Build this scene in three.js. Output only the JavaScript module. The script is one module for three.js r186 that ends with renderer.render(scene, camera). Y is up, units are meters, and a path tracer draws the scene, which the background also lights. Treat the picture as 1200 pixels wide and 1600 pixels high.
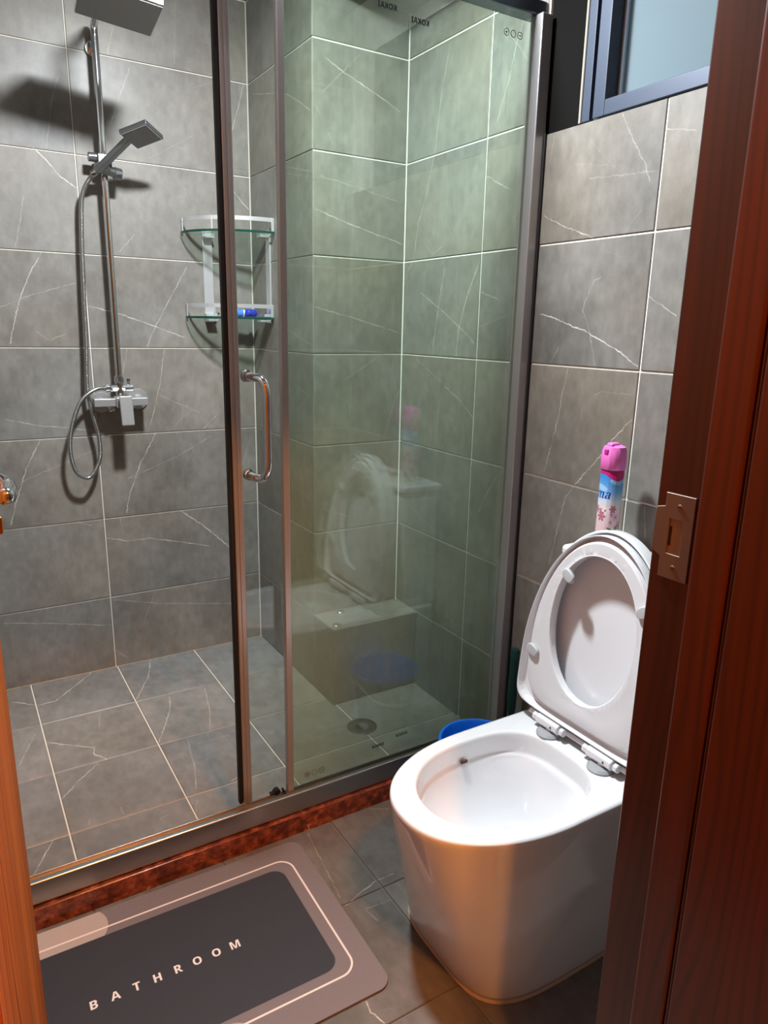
import * as THREE from 'three';
import { RoundedBoxGeometry } from 'three/addons/geometries/RoundedBoxGeometry.js';
import { mergeGeometries, mergeVertices, toCreasedNormals } from 'three/addons/utils/BufferGeometryUtils.js';
import { RectAreaLightUniformsLib } from 'three/addons/lights/RectAreaLightUniformsLib.js';
import { FontLoader } from 'three/addons/loaders/FontLoader.js';
import { TextGeometry } from 'three/addons/geometries/TextGeometry.js';

// ------------------------------------------------------------------ camera, sky, lights, exposure
const scene = new THREE.Scene();
const renderer = new THREE.WebGLRenderer({ antialias: true });
renderer.toneMapping = THREE.LinearToneMapping;
renderer.toneMappingExposure = 1.0;
renderer.shadowMap.enabled = true;
RectAreaLightUniformsLib.init();
const V = (x, y, z) => new THREE.Vector3(x, y, z);
const camera = new THREE.PerspectiveCamera(71.42, 1200 / 1600, 0.05, 30);
{
  const right = V(0.85423, 0.019967, 0.519511), up = V(0.112948, 0.968268, -0.222934), fwd = V(0.507477, -0.249115, -0.824869);
  camera.position.set(-1.0246, 1.2643, 2.6328);
  camera.quaternion.setFromRotationMatrix(new THREE.Matrix4().makeBasis(right, up, fwd.negate()));
}
scene.background = new THREE.Color(0.115, 0.165, 0.195);           // overcast daylight behind the frosted window
const LAMPS = [[V(-0.40, 2.335, 1.108), 16.5]], LAMP_COLOR = 0xf4faff;   // the bathroom's ceiling lamp and its power
const HALL_LAMPS = [V(-0.42, 2.6, 2.98), V(-0.60, 2.6, 2.98)], HALL_COLOR = 0xff973c, HALL_POWER = 9.5;

// ------------------------------------------------------------------ helpers
let seed = 7;
const rnd = () => { seed = (seed + 0x6D2B79F5) | 0; let t = Math.imul(seed ^ (seed >>> 15), 1 | seed); t = (t + Math.imul(t ^ (t >>> 7), 61 | t)) ^ t; return ((t ^ (t >>> 14)) >>> 0) / 4294967296; };
const used = {};
function numbered(n) { const k = used[n] || 0; used[n] = k + 1; return k ? `${n}_${String(k).padStart(3, '0')}` : n; }
function shade(m) { m.castShadow = true; m.receiveShadow = true; return m; }
function mesh(name, geo, material, parent) { const m = shade(new THREE.Mesh(geo, material)); m.name = parent ? name : numbered(name); (parent || scene).add(m); return m; }
function tag(o, label, category, group) { o.userData.label = label; if (category) o.userData.category = category; if (group) o.userData.group = group; return o; }
function struct(o, label) { o.userData.kind = 'structure'; if (label) o.userData.label = label; return o; }
function thing(name, label, category, pos = [0, 0, 0], group) { const g = new THREE.Group(); g.name = numbered(name); g.position.set(...pos); scene.add(g); return tag(g, label, category, group); }
// merge geometries after dropping what differs
function join(list) { return mergeGeometries(list.map((g) => { const h = g.index ? g.toNonIndexed() : g.clone(); for (const k of Object.keys(h.attributes)) if (!['position', 'normal', 'uv'].includes(k)) h.deleteAttribute(k); return h; })); }
// rounded box from min corner to max corner, moved by o
function rbox(x0, y0, z0, x1, y1, z1, r = 0.002, seg = 2) { const g = new RoundedBoxGeometry(x1 - x0, y1 - y0, z1 - z0, seg, Math.min(r, (x1 - x0) / 2.01, (y1 - y0) / 2.01, (z1 - z0) / 2.01)); g.translate((x0 + x1) / 2, (y0 + y1) / 2, (z0 + z1) / 2); return g; }
function box(x0, y0, z0, x1, y1, z1) { const g = new THREE.BoxGeometry(x1 - x0, y1 - y0, z1 - z0); g.translate((x0 + x1) / 2, (y0 + y1) / 2, (z0 + z1) / 2); return g; }
function cyl(a, b, r, r2 = r, seg = 28) { // capped cylinder from a to b with a small chamfer
  const d = b.clone().sub(a), L = d.length(), c = Math.min(0.0012, r * 0.2, r2 * 0.2, L * 0.2);
  const g = new THREE.LatheGeometry([[0, 0], [r - c, 0], [r, c], [r2, L - c], [r2 - c, L], [0, L]].map(([x, y]) => new THREE.Vector2(x, y)), seg);
  const q = new THREE.Quaternion().setFromUnitVectors(V(0, 1, 0), d.normalize());
  return toCreasedNormals(g.applyQuaternion(q).translate(a.x, a.y, a.z), 0.7);
}
function tube(pts, r, seg = 80, rad = 12, closed = false) { return new THREE.TubeGeometry(new THREE.CatmullRomCurve3(pts, closed, 'centripetal'), seg, r, rad, closed); }
function lathe(prof, at, seg = 40) { return toCreasedNormals(new THREE.LatheGeometry(prof.map(([x, y]) => new THREE.Vector2(x, y)), seg), 0.6).translate(...at); }
// closed loft through rings of equal length; caps = [bottom, top]
function loft(rings, caps = [false, false], close = true) {
  const n = rings[0].length, pos = [], idx = [];
  for (const r of rings) for (const p of r) pos.push(p.x, p.y, p.z);
  for (let k = 0; k + 1 < rings.length; k++) for (let i = 0; i < (close ? n : n - 1); i++) { const j = (i + 1) % n, a = k * n + i, b = k * n + j, c = a + n, d = b + n; idx.push(a, b, d, a, d, c); }
  const cap = (k, flip) => { const c = V(0, 0, 0); rings[k].forEach((p) => c.add(p)); c.multiplyScalar(1 / n); const ci = pos.length / 3; pos.push(c.x, c.y, c.z); for (let i = 0; i < n; i++) { const a = k * n + i, b = k * n + (i + 1) % n; flip ? idx.push(ci, b, a) : idx.push(ci, a, b); } };
  if (caps[0]) cap(0, true); if (caps[1]) cap(rings.length - 1, false);
  const g = new THREE.BufferGeometry(); g.setAttribute('position', new THREE.Float32BufferAttribute(pos, 3)); g.setIndex(idx); g.computeVertexNormals();
  g.setAttribute('uv', new THREE.Float32BufferAttribute(new Float32Array(pos.length / 3 * 2), 2));
  return g;
}
const std = (color, roughness = 0.5, metalness = 0, extra = {}) => new THREE.MeshPhysicalMaterial({ color, roughness, metalness, ...extra });

// ------------------------------------------------------------------ procedural noise and textures
const PERM = new Uint8Array(65536); for (let i = 0; i < 65536; i++) PERM[i] = rnd() * 256;
const lat = (x, y) => PERM[(x * 73 + y * 8191 + ((x * y) & 1023) * 3) & 65535] / 255;
function vnoise(x, y) { const xi = Math.floor(x), yi = Math.floor(y), fx = x - xi, fy = y - yi, u = fx * fx * (3 - 2 * fx), v = fy * fy * (3 - 2 * fy); const a = lat(xi, yi), b = lat(xi + 1, yi), c = lat(xi, yi + 1), d = lat(xi + 1, yi + 1); return a + (b - a) * u + (c - a) * v + (a - b - c + d) * u * v; }
function fbm(x, y, o) { let s = 0, a = 0.5; for (let i = 0; i < o; i++) { s += a * vnoise(x, y); x = x * 2.03 + 17.1; y = y * 2.03 + 5.3; a *= 0.5; } return s; }
function canvasTexture(c, srgb = true) { const t = new THREE.CanvasTexture(c); if (srgb) t.colorSpace = THREE.SRGBColorSpace; t.wrapS = t.wrapT = THREE.RepeatWrapping; t.magFilter = THREE.LinearFilter; t.anisotropy = 8; return t; }
// grey veined stone over u0..u1 by v0..v1 metres; veins = [weight, u, v, u, v ...] in millimetres, as traced on this wall
function stone(u0, u1, v0, v1, cells, veins, tone, ppm = 800) {
  const W = Math.min(2048, Math.round((u1 - u0) * ppm)), H = Math.min(2048, Math.round((v1 - v0) * ppm)), c = document.createElement('canvas'); c.width = W; c.height = H;
  const x = c.getContext('2d'), im = x.createImageData(W, H), sx = (u1 - u0) / W, sy = (v1 - v0) / H;
  const grid = cells.map(([a, b, d, e]) => [a, b, d, e, rnd() * 90, rnd() * 90, (rnd() - 0.5) * 9]);
  for (let j = 0; j < H; j++) {
    const v = v1 - (j + 0.5) * sy; let row = grid.filter((g) => v >= g[2] - 0.004 && v <= g[3] + 0.004); if (!row.length) row = grid;
    for (let i = 0; i < W; i++) {
      const u = u0 + (i + 0.5) * sx; let g = row[0]; for (const q of row) if (u >= q[0] - 0.003 && u <= q[1] + 0.003) { g = q; break; }
      const U = u + g[4], Y = v + g[5];
      const cloud = fbm(U * 5, Y * 6, 4) - 0.47, fine = fbm(U * 45, Y * 38, 3) - 0.44, streak = fbm(U * 90, Y * 30, 2) - 0.37, warm = fbm(U * 2.3 + 9, Y * 2.6, 2) - 0.37;
      const s = cloud * 34 + fine * 22 + streak * 12 + g[6] + (lat(i, j) - 0.5) * 5, k = (j * W + i) * 4;
      im.data[k] = tone[0] + s + warm * 9; im.data[k + 1] = tone[1] + s; im.data[k + 2] = tone[2] + s - warm * 11; im.data[k + 3] = 255;
    }
  }
  x.putImageData(im, 0, 0);
  x.lineCap = 'round'; x.lineJoin = 'round';
  const px = (u) => (u - u0) / sx, py = (v) => (v1 - v) / sy;
  const line = (pts, wgt, al) => {
    const P = []; for (let k = 0; k + 1 < pts.length; k++) { const [a, b] = pts[k], [d, e] = pts[k + 1], n = Math.max(2, Math.hypot(d - a, e - b) / 0.007 | 0); for (let i = 0; i < n; i++) { const t = i / n; P.push([a + (d - a) * t + (rnd() - 0.5) * 0.0032, b + (e - b) * t + (rnd() - 0.5) * 0.0032]); } } P.push(pts[pts.length - 1]);
    for (let i = 0; i + 1 < P.length; i++) { const f = 0.55 + 0.45 * Math.sin(i * 0.55 + wgt) * rnd() + 0.25 * rnd(); x.strokeStyle = `rgba(214,211,200,${Math.min(0.95, al * f)})`; x.lineWidth = Math.max(0.7, (0.5 + wgt * 0.42 * (0.7 + 0.6 * rnd())) * ppm / 1000); x.beginPath(); x.moveTo(px(P[i][0]), py(P[i][1])); x.lineTo(px(P[i + 1][0]), py(P[i + 1][1])); x.stroke(); }
  };
  for (const v of veins) { const pts = []; for (let i = 1; i + 1 < v.length; i += 2) pts.push([v[i] / 1000, v[i + 1] / 1000]); line(pts, v[0], 0.3 + 0.13 * v[0]); }
  for (const g of grid) for (let k = 0; k < 3; k++) { const a = rnd() * 6.28, u = g[0] + rnd() * (g[1] - g[0]), y = g[2] + rnd() * (g[3] - g[2]), L = 0.05 + rnd() * 0.16; line([[u, y], [u + Math.cos(a) * L, y + Math.sin(a) * L * 0.7]].map(([p, q]) => [Math.min(g[1], Math.max(g[0], p)), Math.min(g[3], Math.max(g[2], q))]), 0.6, 0.16); }
  return canvasTexture(c);
}
const noiseTex = (() => { const n = 512, d = new Uint8Array(n * n * 4); for (let j = 0; j < n; j++) for (let i = 0; i < n; i++) { const q = 255 * (0.5 + 0.5 * (fbm(i / 9, j / 9, 3) - 0.44) * 1.8); d.set([q, q, q, 255], (j * n + i) * 4); } const t = new THREE.DataTexture(d, n, n); t.wrapS = t.wrapT = THREE.RepeatWrapping; t.magFilter = THREE.LinearFilter; t.needsUpdate = true; return t; })();
// traced veins of the printed stone, millimetres on each surface
const VEINS = {
  back: [[2,-444,2167,-465,2086],[2,-401,2058,-436,1973,-489,1838],[2,-618,1996,-643,1921,-667,1792],[5,-706,1786,-664,1746,-637,1712,-589,1680],[1,-243,2285,-255,2098],[3,-17,2076,-38,1999,-77,1885],[1,-192,2038,-124,2068],[1,-354,1800,-206,1887],[2,-748,1641,-761,1578,-784,1492],[4,-710,1483,-754,1407,-784,1341,-807,1274,-828,1194],[2,-846,1306,-764,1342,-619,1390],[2,-418,1555,-470,1498],[3,-244,1462,-323,1329,-380,1228,-398,1186],[4,-583,1318,-492,1298,-415,1273,-261,1218],[2,-748,1233,-712,1205,-660,1226],[4,-63,1727,-9,1674],[3,-339,1175,-361,1056,-384,972,-409,897],[2,-466,1179,-487,1096],[3,-869,953,-757,924,-692,917,-597,900],[2,-363,1017,-303,985,-219,947],[1,-274,1038,-293,898],[3,-161,932,-212,886],[4,-766,884,-818,790,-863,668,-885,597],[2,-840,741,-602,833],[4,-387,879,-446,775,-491,668,-508,593],[2,-495,721,-313,789,-174,860],[5,-310,580,-204,490,-114,398],[4,-587,511,-510,488,-434,488,-306,455,-207,425],[2,-531,576,-524,520],[3,-683,583,-631,563],[2,-29,834,-66,720],[3,-939,250,-787,218,-596,171],[3,-578,270,-416,224,-116,166],[2,-432,253,-482,139],[3,-592,76,-541,25],[1,-413,827,-250,960]],
  pillarSide: [[3,46,2040,240,1998,331,1973,435,1926,497,1892],[2,299,1770,522,1719],[2,460,1544,510,1494],[2,459,1463,387,1328],[2,301,1259,516,1204],[2,354,1074,505,1040],[2,225,1019,192,953],[2,355,714,496,691]],
  pillarFront: [[4,43,2034,118,2002,178,1981,271,1947,307,1930],[2,159,2064,105,2011,36,1943],[1,9,1905,75,1797],[2,25,1711,84,1703,199,1688],[4,7,1617,114,1587,208,1565,329,1537],[2,199,1684,323,1666],[3,8,1326,116,1303,246,1272,323,1252],[2,118,1098,233,1167],[2,329,1057,304,998,277,910],[2,47,658,165,614],[2,89,571,52,506]],
  right: [[2,628,2148,613,2110],[3,733,2071,697,1944,674,1798,636,1682,591,1587,574,1491,520,1425],[2,646,1521,676,1495,733,1514],[3,748,1453,735,1391,714,1295,696,1180],[4,919,1461,867,1363,833,1270,824,1180],[3,618,1381,740,1324,876,1252,915,1225],[3,933,1372,1009,1351],[2,616,1164,755,1101],[3,773,1092,860,1051,921,1009],[1,758,1056,731,922],[3,1052,852,1007,785,973,723],[2,592,659,686,627,759,603],[2,717,558,795,520],[3,1050,2035,1024,1981,1006,1916,981,1857,964,1814],[2,972,2036,1037,1973,1078,1927],[2,1400,1740,1439,1677,1475,1628,1494,1587],[1,1315,1620,1374,1614,1460,1609,1508,1605],[2,1521,1684,1597,1667],[1,1190,1734,1172,1649],[3,1172,1551,1243,1521,1303,1500,1345,1485],[1,1481,1530,1440,1489],[5,1178,1311,1238,1300,1303,1279,1343,1269,1401,1247,1468,1218,1516,1192],[2,1383,1393,1358,1384,1330,1321,1357,1275,1388,1186],[3,1523,1346,1602,1304],[2,1258,1226,1235,1185],[3,1300,1177,1291,1139,1286,1103,1275,1030,1242,898],[3,929,1684,1041,1630],[4,1515,1072,1463,1016,1420,957,1356,885],[3,1356,885,1327,845,1310,760,1289,651],[1,1390,1117,1416,1127,1506,1128],[3,1576,878,1588,803],[2,770,334,940,317]],
  showerFloor: [[5,-946,104,-874,169,-819,165,-756,97,-670,-1],[4,-459,0,-500,140,-578,290],[3,-903,356,-963,518],[5,-879,423,-806,485,-757,525,-763,561,-735,607],[4,-762,618,-824,678,-881,747],[4,-472,324,-497,419,-541,518,-578,594],[3,-347,325,-380,485,-417,601],[1,-558,361,-333,492],[3,-494,613,-512,722,-523,790,-548,879],[2,-479,658,-370,662],[2,-700,314,-722,416],[2,-559,928,-585,995],[4,-423,882,-453,896],[4,-919,902,-979,1017],[2,-748,851,-746,891],[3,-827,866,-831,892],[2,-645,949,-674,962]],
  bathFloor: [[2,-343,1177,-358,1296,-371,1412],[3,-370,1441,-325,1422,-274,1410,-224,1411],[2,-336,1471,-274,1477],[5,-452,1672,-455,1697,-444,1728],[3,-154,1173,-108,1199],[2,-332,1515,-339,1470]],
};

// ------------------------------------------------------------------ tiled surfaces
// a tile: front face at the plane, 3 mm thick, edges chamfered; map(u, v, d) gives the point at depth d in front of the wall face
function tileGeo(a, b, c, d, map, ext) {
  const B = 0.0014, T = 0.003, lift = (rnd() - 0.5) * 0.0005, P = [[a, c, 0], [b, c, 0], [b, d, 0], [a, d, 0], [a, c, T - B], [b, c, T - B], [b, d, T - B], [a, d, T - B], [a + B, c + B, T + lift], [b - B, c + B, T + lift], [b - B, d - B, T + lift], [a + B, d - B, T + lift]];
  const Q = [[8, 9, 10, 11]]; for (const o of [0, 4]) for (let i = 0; i < 4; i++) Q.push([o + i, o + (i + 1) % 4, o + 4 + (i + 1) % 4, o + 4 + i]);
  const pos = [], uv = [];
  for (const q of Q) for (const k of [q[0], q[1], q[2], q[0], q[2], q[3]]) { const [u, v, h] = P[k]; const p = map(u, v, h); pos.push(p[0], p[1], p[2]); uv.push((u - ext[0]) / (ext[1] - ext[0]), (v - ext[2]) / (ext[3] - ext[2])); }
  const g = new THREE.BufferGeometry(); g.setAttribute('position', new THREE.Float32BufferAttribute(pos, 3)); g.setAttribute('uv', new THREE.Float32BufferAttribute(uv, 2));
  // keep the winding outward whatever the handedness of map
  const A = V(...map(0, 0, 0)), e1 = V(...map(1, 0, 0)).sub(A), e2 = V(...map(0, 1, 0)).sub(A), n = V(...map(0, 0, 1)).sub(A);
  if (e1.cross(e2).dot(n) < 0) { const p = g.attributes.position.array, t = g.attributes.uv.array; for (let i = 0; i < p.length; i += 9) for (let k = 0; k < 3; k++) { const s = p[i + 3 + k]; p[i + 3 + k] = p[i + 6 + k]; p[i + 6 + k] = s; if (k < 2) { const f = i / 9 * 6, s2 = t[f + 2 + k]; t[f + 2 + k] = t[f + 4 + k]; t[f + 4 + k] = s2; } } }
  g.computeVertexNormals(); return g;
}
// gap = joint width; cells = [u0, u1, v0, v1]
function tiles(parent, cells, gap, map, veins, tone, ppm = 800, rough = 0.42) {
  let ext = [Infinity, -Infinity, Infinity, -Infinity]; for (const c of cells) ext = [Math.min(ext[0], c[0]), Math.max(ext[1], c[1]), Math.min(ext[2], c[2]), Math.max(ext[3], c[3])];
  const m = std(0xffffff, rough, 0, { map: stone(...ext, cells, veins, tone, ppm), bumpMap: noiseTex, bumpScale: 0.00025, specularIntensity: 0.8 });
  for (const [a, b, c, d] of cells) mesh('tile', tileGeo(a + gap / 2, b - gap / 2, c + gap / 2, d - gap / 2, map, ext), m, parent);
}
const ROWS = [0, 0.2815, 0.5815, 0.8815, 1.1815, 1.4815, 1.7815, 2.0815, 2.333];
const grid = (us, vs, keep = () => true) => { const o = []; for (let i = 0; i + 1 < us.length; i++) for (let j = 0; j + 1 < vs.length; j++) if (keep(us[i], us[i + 1], vs[j], vs[j + 1])) o.push([us[i], us[i + 1], vs[j], vs[j + 1]]); return o; };
const WX = 0.337, PZ = 0.5145, FY = -0.02, CEIL = 2.335, LX = -1.22, DZ = 2.105;   // right wall, pillar front, bathroom floor, ceiling, left wall, door wall
const TONE = [119, 115, 108];
const groutBack = std(0xdcd6c8, 0.9), groutWhite = std(0xe6e6dd, 0.9), groutFloor = std(0xcfcabb, 0.9), plaster = std(0x9a9a98, 0.9);

{ // back wall of the shower
  const w = struct(mesh('wall_back', box(LX - 0.12, -0.15, -0.12, 0.0, CEIL + 0.1, -0.003), groutBack), 'grey stone tiled back wall behind the shower column');
  tiles(w, grid([LX, -1.186, -0.586, -0.0015], ROWS), 0.0034, (u, v, d) => [u, v, -0.003 + d], VEINS.back, TONE);
}
{ // boxed-in pillar in the shower corner
  const w = struct(mesh('pillar', box(0.003, -0.15, -0.12, WX + 0.1, CEIL + 0.1, PZ - 0.003), groutWhite), 'grey stone tiled square pillar in the shower corner');
  tiles(w, grid([0.0, PZ], ROWS), 0.0034, (u, v, d) => [0.003 - d, v, u], VEINS.pillarSide, TONE);
  tiles(w, grid([0.0, WX], ROWS), 0.0045, (u, v, d) => [u, v, PZ - 0.003 + d], VEINS.pillarFront, TONE);
}
{ // tiled ledge in front of the pillar
  const w = struct(mesh('ledge', box(0.003, -0.15, PZ, WX + 0.05, 0.2785, 0.6565), groutBack), 'low tiled ledge boxed against the pillar foot');
  tiles(w, [[0.0, WX, PZ, 0.6595]], 0.004, (u, v, d) => [u, 0.2785 + d, v], [], TONE);
  tiles(w, [[0.0, WX, 0.0, 0.2815]], 0.004, (u, v, d) => [u, v, 0.6565 + d], [], TONE);
  tiles(w, [[PZ, 0.6595, 0.0, 0.2815]], 0.003, (u, v, d) => [0.003 - d, v, u], [], TONE);
  const cap = std(0xc8c8c4, 0.3, 1);
  for (const [x, z] of [[0.092, 0.512], [0.026, 0.632]]) mesh('cover_disc', lathe([[0, 0.005], [0.012, 0.005], [0.0145, 0.003], [0.0155, 0]], [x, 0.2815, z + (z < 0.52 ? 0.022 : 0)]), cap, w);
}
{ // right wall: tiled to the window sill in the dry area, to the ceiling in the shower
  const SILL = 1.746;
  const w = struct(mesh('wall_right', join([box(WX + 0.003, -0.15, PZ - 0.1, WX + 0.15, CEIL + 0.1, 1.142), box(WX + 0.003, -0.15, 1.142, WX + 0.15, SILL - 0.003, 2.4), box(WX + 0.003, SILL - 0.003, 1.96, WX + 0.15, CEIL + 0.1, 2.4), box(WX + 0.003, 2.17, 1.156, WX + 0.15, CEIL + 0.1, 1.96)]), groutWhite), 'grey stone tiled right wall with white joints below the window');
  const cells = [];
  for (const [a, b] of [[PZ, 0.924], [0.924, 1.521], [1.521, 2.105]]) for (let j = 0; j < 8; j++) {
    const top = ROWS[j + 1];
    if (a > 1.5) { if (ROWS[j] < 1.74) cells.push([a, b, ROWS[j], Math.min(top, j === 5 ? SILL : top)]); continue; }
    if (a > 0.9) { if (j < 5) cells.push([a, b, ROWS[j], top]); else { cells.push([a, 1.14, ROWS[j], top]); if (j === 5) cells.push([1.14, b, ROWS[j], SILL]); } continue; }
    cells.push([a, b, ROWS[j], top]);
  }
  for (const c of cells) if (c[2] === 0) c[2] = FY;
  tiles(w, cells, 0.0046, (u, v, d) => [WX + 0.003 - d, v, u], VEINS.right, TONE);
  mesh('wall_strip', rbox(WX + 0.008, SILL - 0.001, 1.144, WX + 0.03, 2.17, 1.272, 0.001), std(0x0d0c0b, 0.95, 0, { specularIntensity: 0.2 }), w).userData.label = 'dark unfinished strip beside the window frame';
  mesh('sealant', tube([V(WX + 0.001, SILL, 1.2705), V(WX - 0.0005, 1.82, 1.2715), V(WX + 0.001, 1.95, 1.2702), V(WX, 2.05, 1.2715), V(WX + 0.001, 2.17, 1.2705)], 0.0038, 40, 8), std(0x8d877a, 0.8), w).userData.label = 'uneven beige sealant line';
}
{ // window
  const navy = std(0x343d4d, 0.45, 0.3), dark = std(0x1c2030, 0.5, 0.2), bead = std(0xc9ced6, 0.35, 0.6);
  const w = new THREE.Group(); w.name = 'window_1'; scene.add(w); struct(w, 'grey-blue aluminium window with one frosted pane');
  const y0 = 1.7462, y1 = 2.168, z0 = 1.275, z1 = 1.958, x = WX;
  mesh('window_frame', join([rbox(x, y0, z0, x + 0.09, y1, z0 + 0.0245, 0.0015), rbox(x, y0, z1 - 0.0245, x + 0.09, y1, z1, 0.0015), rbox(x + 0.03, y0, z0 + 0.031, x + 0.09, y0 + 0.012, z1 - 0.031, 0.0015), rbox(x - 0.004, y1 - 0.02, z0 + 0.031, x + 0.09, y1, z1 - 0.031, 0.0015)]), navy, w);
  mesh('frame_gasket', join([box(x + 0.012, y0 + 0.001, z0 + 0.0245, x + 0.03, y1 - 0.02, z0 + 0.035), box(x + 0.012, y0 + 0.001, z1 - 0.035, x + 0.03, y1 - 0.02, z1 - 0.0245)]), std(0x0b0c10, 0.8), w);
  const s = mesh('sash', join([rbox(x - 0.001, y0 + 0.001, z0 + 0.035, x + 0.075, y1 - 0.021, z0 + 0.069, 0.002), rbox(x - 0.001, y0 + 0.001, z1 - 0.069, x + 0.075, y1 - 0.021, z1 - 0.035, 0.002), rbox(x - 0.001, y0 + 0.001, z0 + 0.069, x + 0.075, y0 + 0.035, z1 - 0.069, 0.002), rbox(x - 0.001, y1 - 0.055, z0 + 0.069, x + 0.075, y1 - 0.021, z1 - 0.069, 0.002)]), navy, w);
  mesh('sash_rebate', box(x - 0.002, y0 + 0.035, z0 + 0.069, x + 0.046, y1 - 0.055, z0 + 0.0705), dark, s);
  mesh('glazing_bead', join([rbox(x + 0.036, y0 + 0.036, z0 + 0.0705, x + 0.048, y1 - 0.056, z0 + 0.077, 0.001), rbox(x + 0.04, y0 + 0.035, z0 + 0.0705, x + 0.048, y0 + 0.041, z1 - 0.0705, 0.001)]), bead, s);
  mesh('pane', box(x + 0.049, y0 + 0.03, z0 + 0.066, x + 0.053, y1 - 0.05, z1 - 0.066), std(0xc2d4db, 0.8, 0, { transmission: 0.85, thickness: 0, specularIntensity: 0.4 }), w).userData.label = 'pale blue frosted glass pane';
}
{ // shower floor and bathroom floor
  const f = struct(mesh('shower_floor', box(LX - 0.12, -0.15, -0.1, WX + 0.1, -0.003, 1.085), groutFloor), 'sunken shower floor of square grey stone tiles');
  tiles(f, grid([LX, -1.18, -0.88, -0.581, -0.2865, 0.013, WX], [0, 0.306, 0.6065, 0.9, 1.083], (a, b, c, d) => !(a > 0 && d < 0.4)), 0.0042, (u, v, d) => [u, -0.003 + d, v], VEINS.showerFloor, [119, 118, 113], 800, 0.38);
  const dm = std(0x5c5c58, 0.45, 0.7), d = mesh('drain', lathe([[0.022, 0.0005], [0.03, 0.0018], [0.046, 0.0018], [0.05, 0]], [0.02, 0, 0.825]), dm, f);
  const bars = []; for (let i = -3; i <= 3; i++) bars.push(rbox(0.02 + i * 0.0075 - 0.0012, 0, 0.825 - Math.sqrt(0.00088 - (i * 0.0075) ** 2), 0.02 + i * 0.0075 + 0.0012, 0.0014, 0.825 + Math.sqrt(0.00088 - (i * 0.0075) ** 2), 0.0005, 1));
  mesh('drain_grate', join(bars), dm, d);
  mesh('drain_well', new THREE.CircleGeometry(0.03, 32).rotateX(-Math.PI / 2).translate(0.02, 0.0002, 0.825), std(0x151615, 0.8), d);
  const g = struct(mesh('floor', box(LX - 0.12, -0.2, 1.085, WX + 0.1, FY - 0.003, 2.34), std(0x6e6a62, 0.9)), 'bathroom floor of dark grey stone tiles');
  tiles(g, grid([LX, -1.17, -0.87, -0.57, -0.27, 0.03, WX], [1.162, 1.435, 1.735, 2.035, 2.3]), 0.0032, (u, v, d) => [u, FY - 0.003 + d, v], VEINS.bathFloor, [100, 97, 92], 800, 0.3);
}
{ // ceiling, left wall, door wall, hall
  struct(mesh('ceiling', box(LX - 0.12, CEIL, -0.12, WX + 0.15, CEIL + 0.12, 2.4), std(0x8c8d8c, 0.7)), 'flat grey ceiling over the bathroom');
  struct(mesh('soffit', box(0.06, 2.21, PZ, WX - 0.0, CEIL, 1.03), std(0x55534f, 0.8)), 'dark boxed soffit in front of the pillar top');
  const lw = struct(mesh('wall_left', box(LX - 0.12, -0.15, -0.12, LX - 0.003, CEIL + 0.1, 2.4), groutBack), 'grey tiled left wall');
  tiles(lw, grid([0, 0.6, 1.2, 1.8, 2.105], ROWS), 0.0034, (u, v, d) => [LX - 0.003 + d, v, u], [], TONE, 300);
  const fw = struct(mesh('wall_front', join([box(-0.285, -0.15, DZ + 0.003, WX + 0.1, CEIL + 0.1, 2.34), box(LX - 0.05, -0.15, DZ + 0.003, -1.085, CEIL + 0.1, 2.34), box(-1.085, 2.06, DZ + 0.003, -0.285, CEIL + 0.1, 2.34)]), plaster), 'wall holding the doorway');
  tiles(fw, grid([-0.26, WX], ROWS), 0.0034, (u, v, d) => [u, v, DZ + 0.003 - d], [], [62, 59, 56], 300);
  const hall = std(0x6b6258, 0.9);
  struct(mesh('wall_hall', join([box(-2.6, -0.2, 4.6, 1.2, 2.7, 4.7), box(-2.7, -0.2, 2.34, -2.6, 2.7, 4.7), box(1.2, -0.2, 2.34, 1.3, 2.7, 4.7), box(-2.6, -0.2, 2.24, LX - 0.12, 2.7, 2.34), box(WX + 0.15, -0.2, 2.24, 1.2, 2.7, 2.34), box(LX - 0.12, CEIL + 0.1, 2.24, WX + 0.15, 2.7, 2.34)]), hall), 'cream hall walls outside the doorway');
  struct(mesh('ceiling_hall', box(-2.7, 2.6, 2.34, 1.3, 2.7, 4.7), std(0x8a857c, 0.9)), 'pale hall ceiling');
  struct(mesh('floor_hall', box(-2.7, -0.2, 2.34, 1.3, 0, 4.7), std(0x5f5244, 0.5)), 'tan hall floor');
}
// ------------------------------------------------------------------ wood
function woodTexture(base, darkc, ppm, w, h, s) {
  const W = 512, H = 1024, c = document.createElement('canvas'); c.width = W; c.height = H; const x = c.getContext('2d'), im = x.createImageData(W, H);
  for (let j = 0; j < H; j++) for (let i = 0; i < W; i++) {
    const u = i / W * w, v = j / H * h, warp = fbm(u * 9 + s, v * 1.6, 3) * 0.09;
    const ring = Math.pow(0.5 + 0.5 * Math.sin((u + warp) * 330), 3) * 0.55 + fbm((u + warp * 0.4) * 260 + s, v * 5, 3) * 0.75 + (fbm(u * 30 + s, v * 1.2, 2) - 0.37) * 0.8, t = Math.min(1, Math.max(0, ring * 0.85)), k = (j * W + i) * 4;
    for (let q = 0; q < 3; q++) im.data[k + q] = base[q] + (darkc[q] - base[q]) * t; im.data[k + 3] = 255;
  }
  x.putImageData(im, 0, 0); const t = canvasTexture(c); t.repeat.set(1 / w, 1 / h); return t;
}
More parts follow.
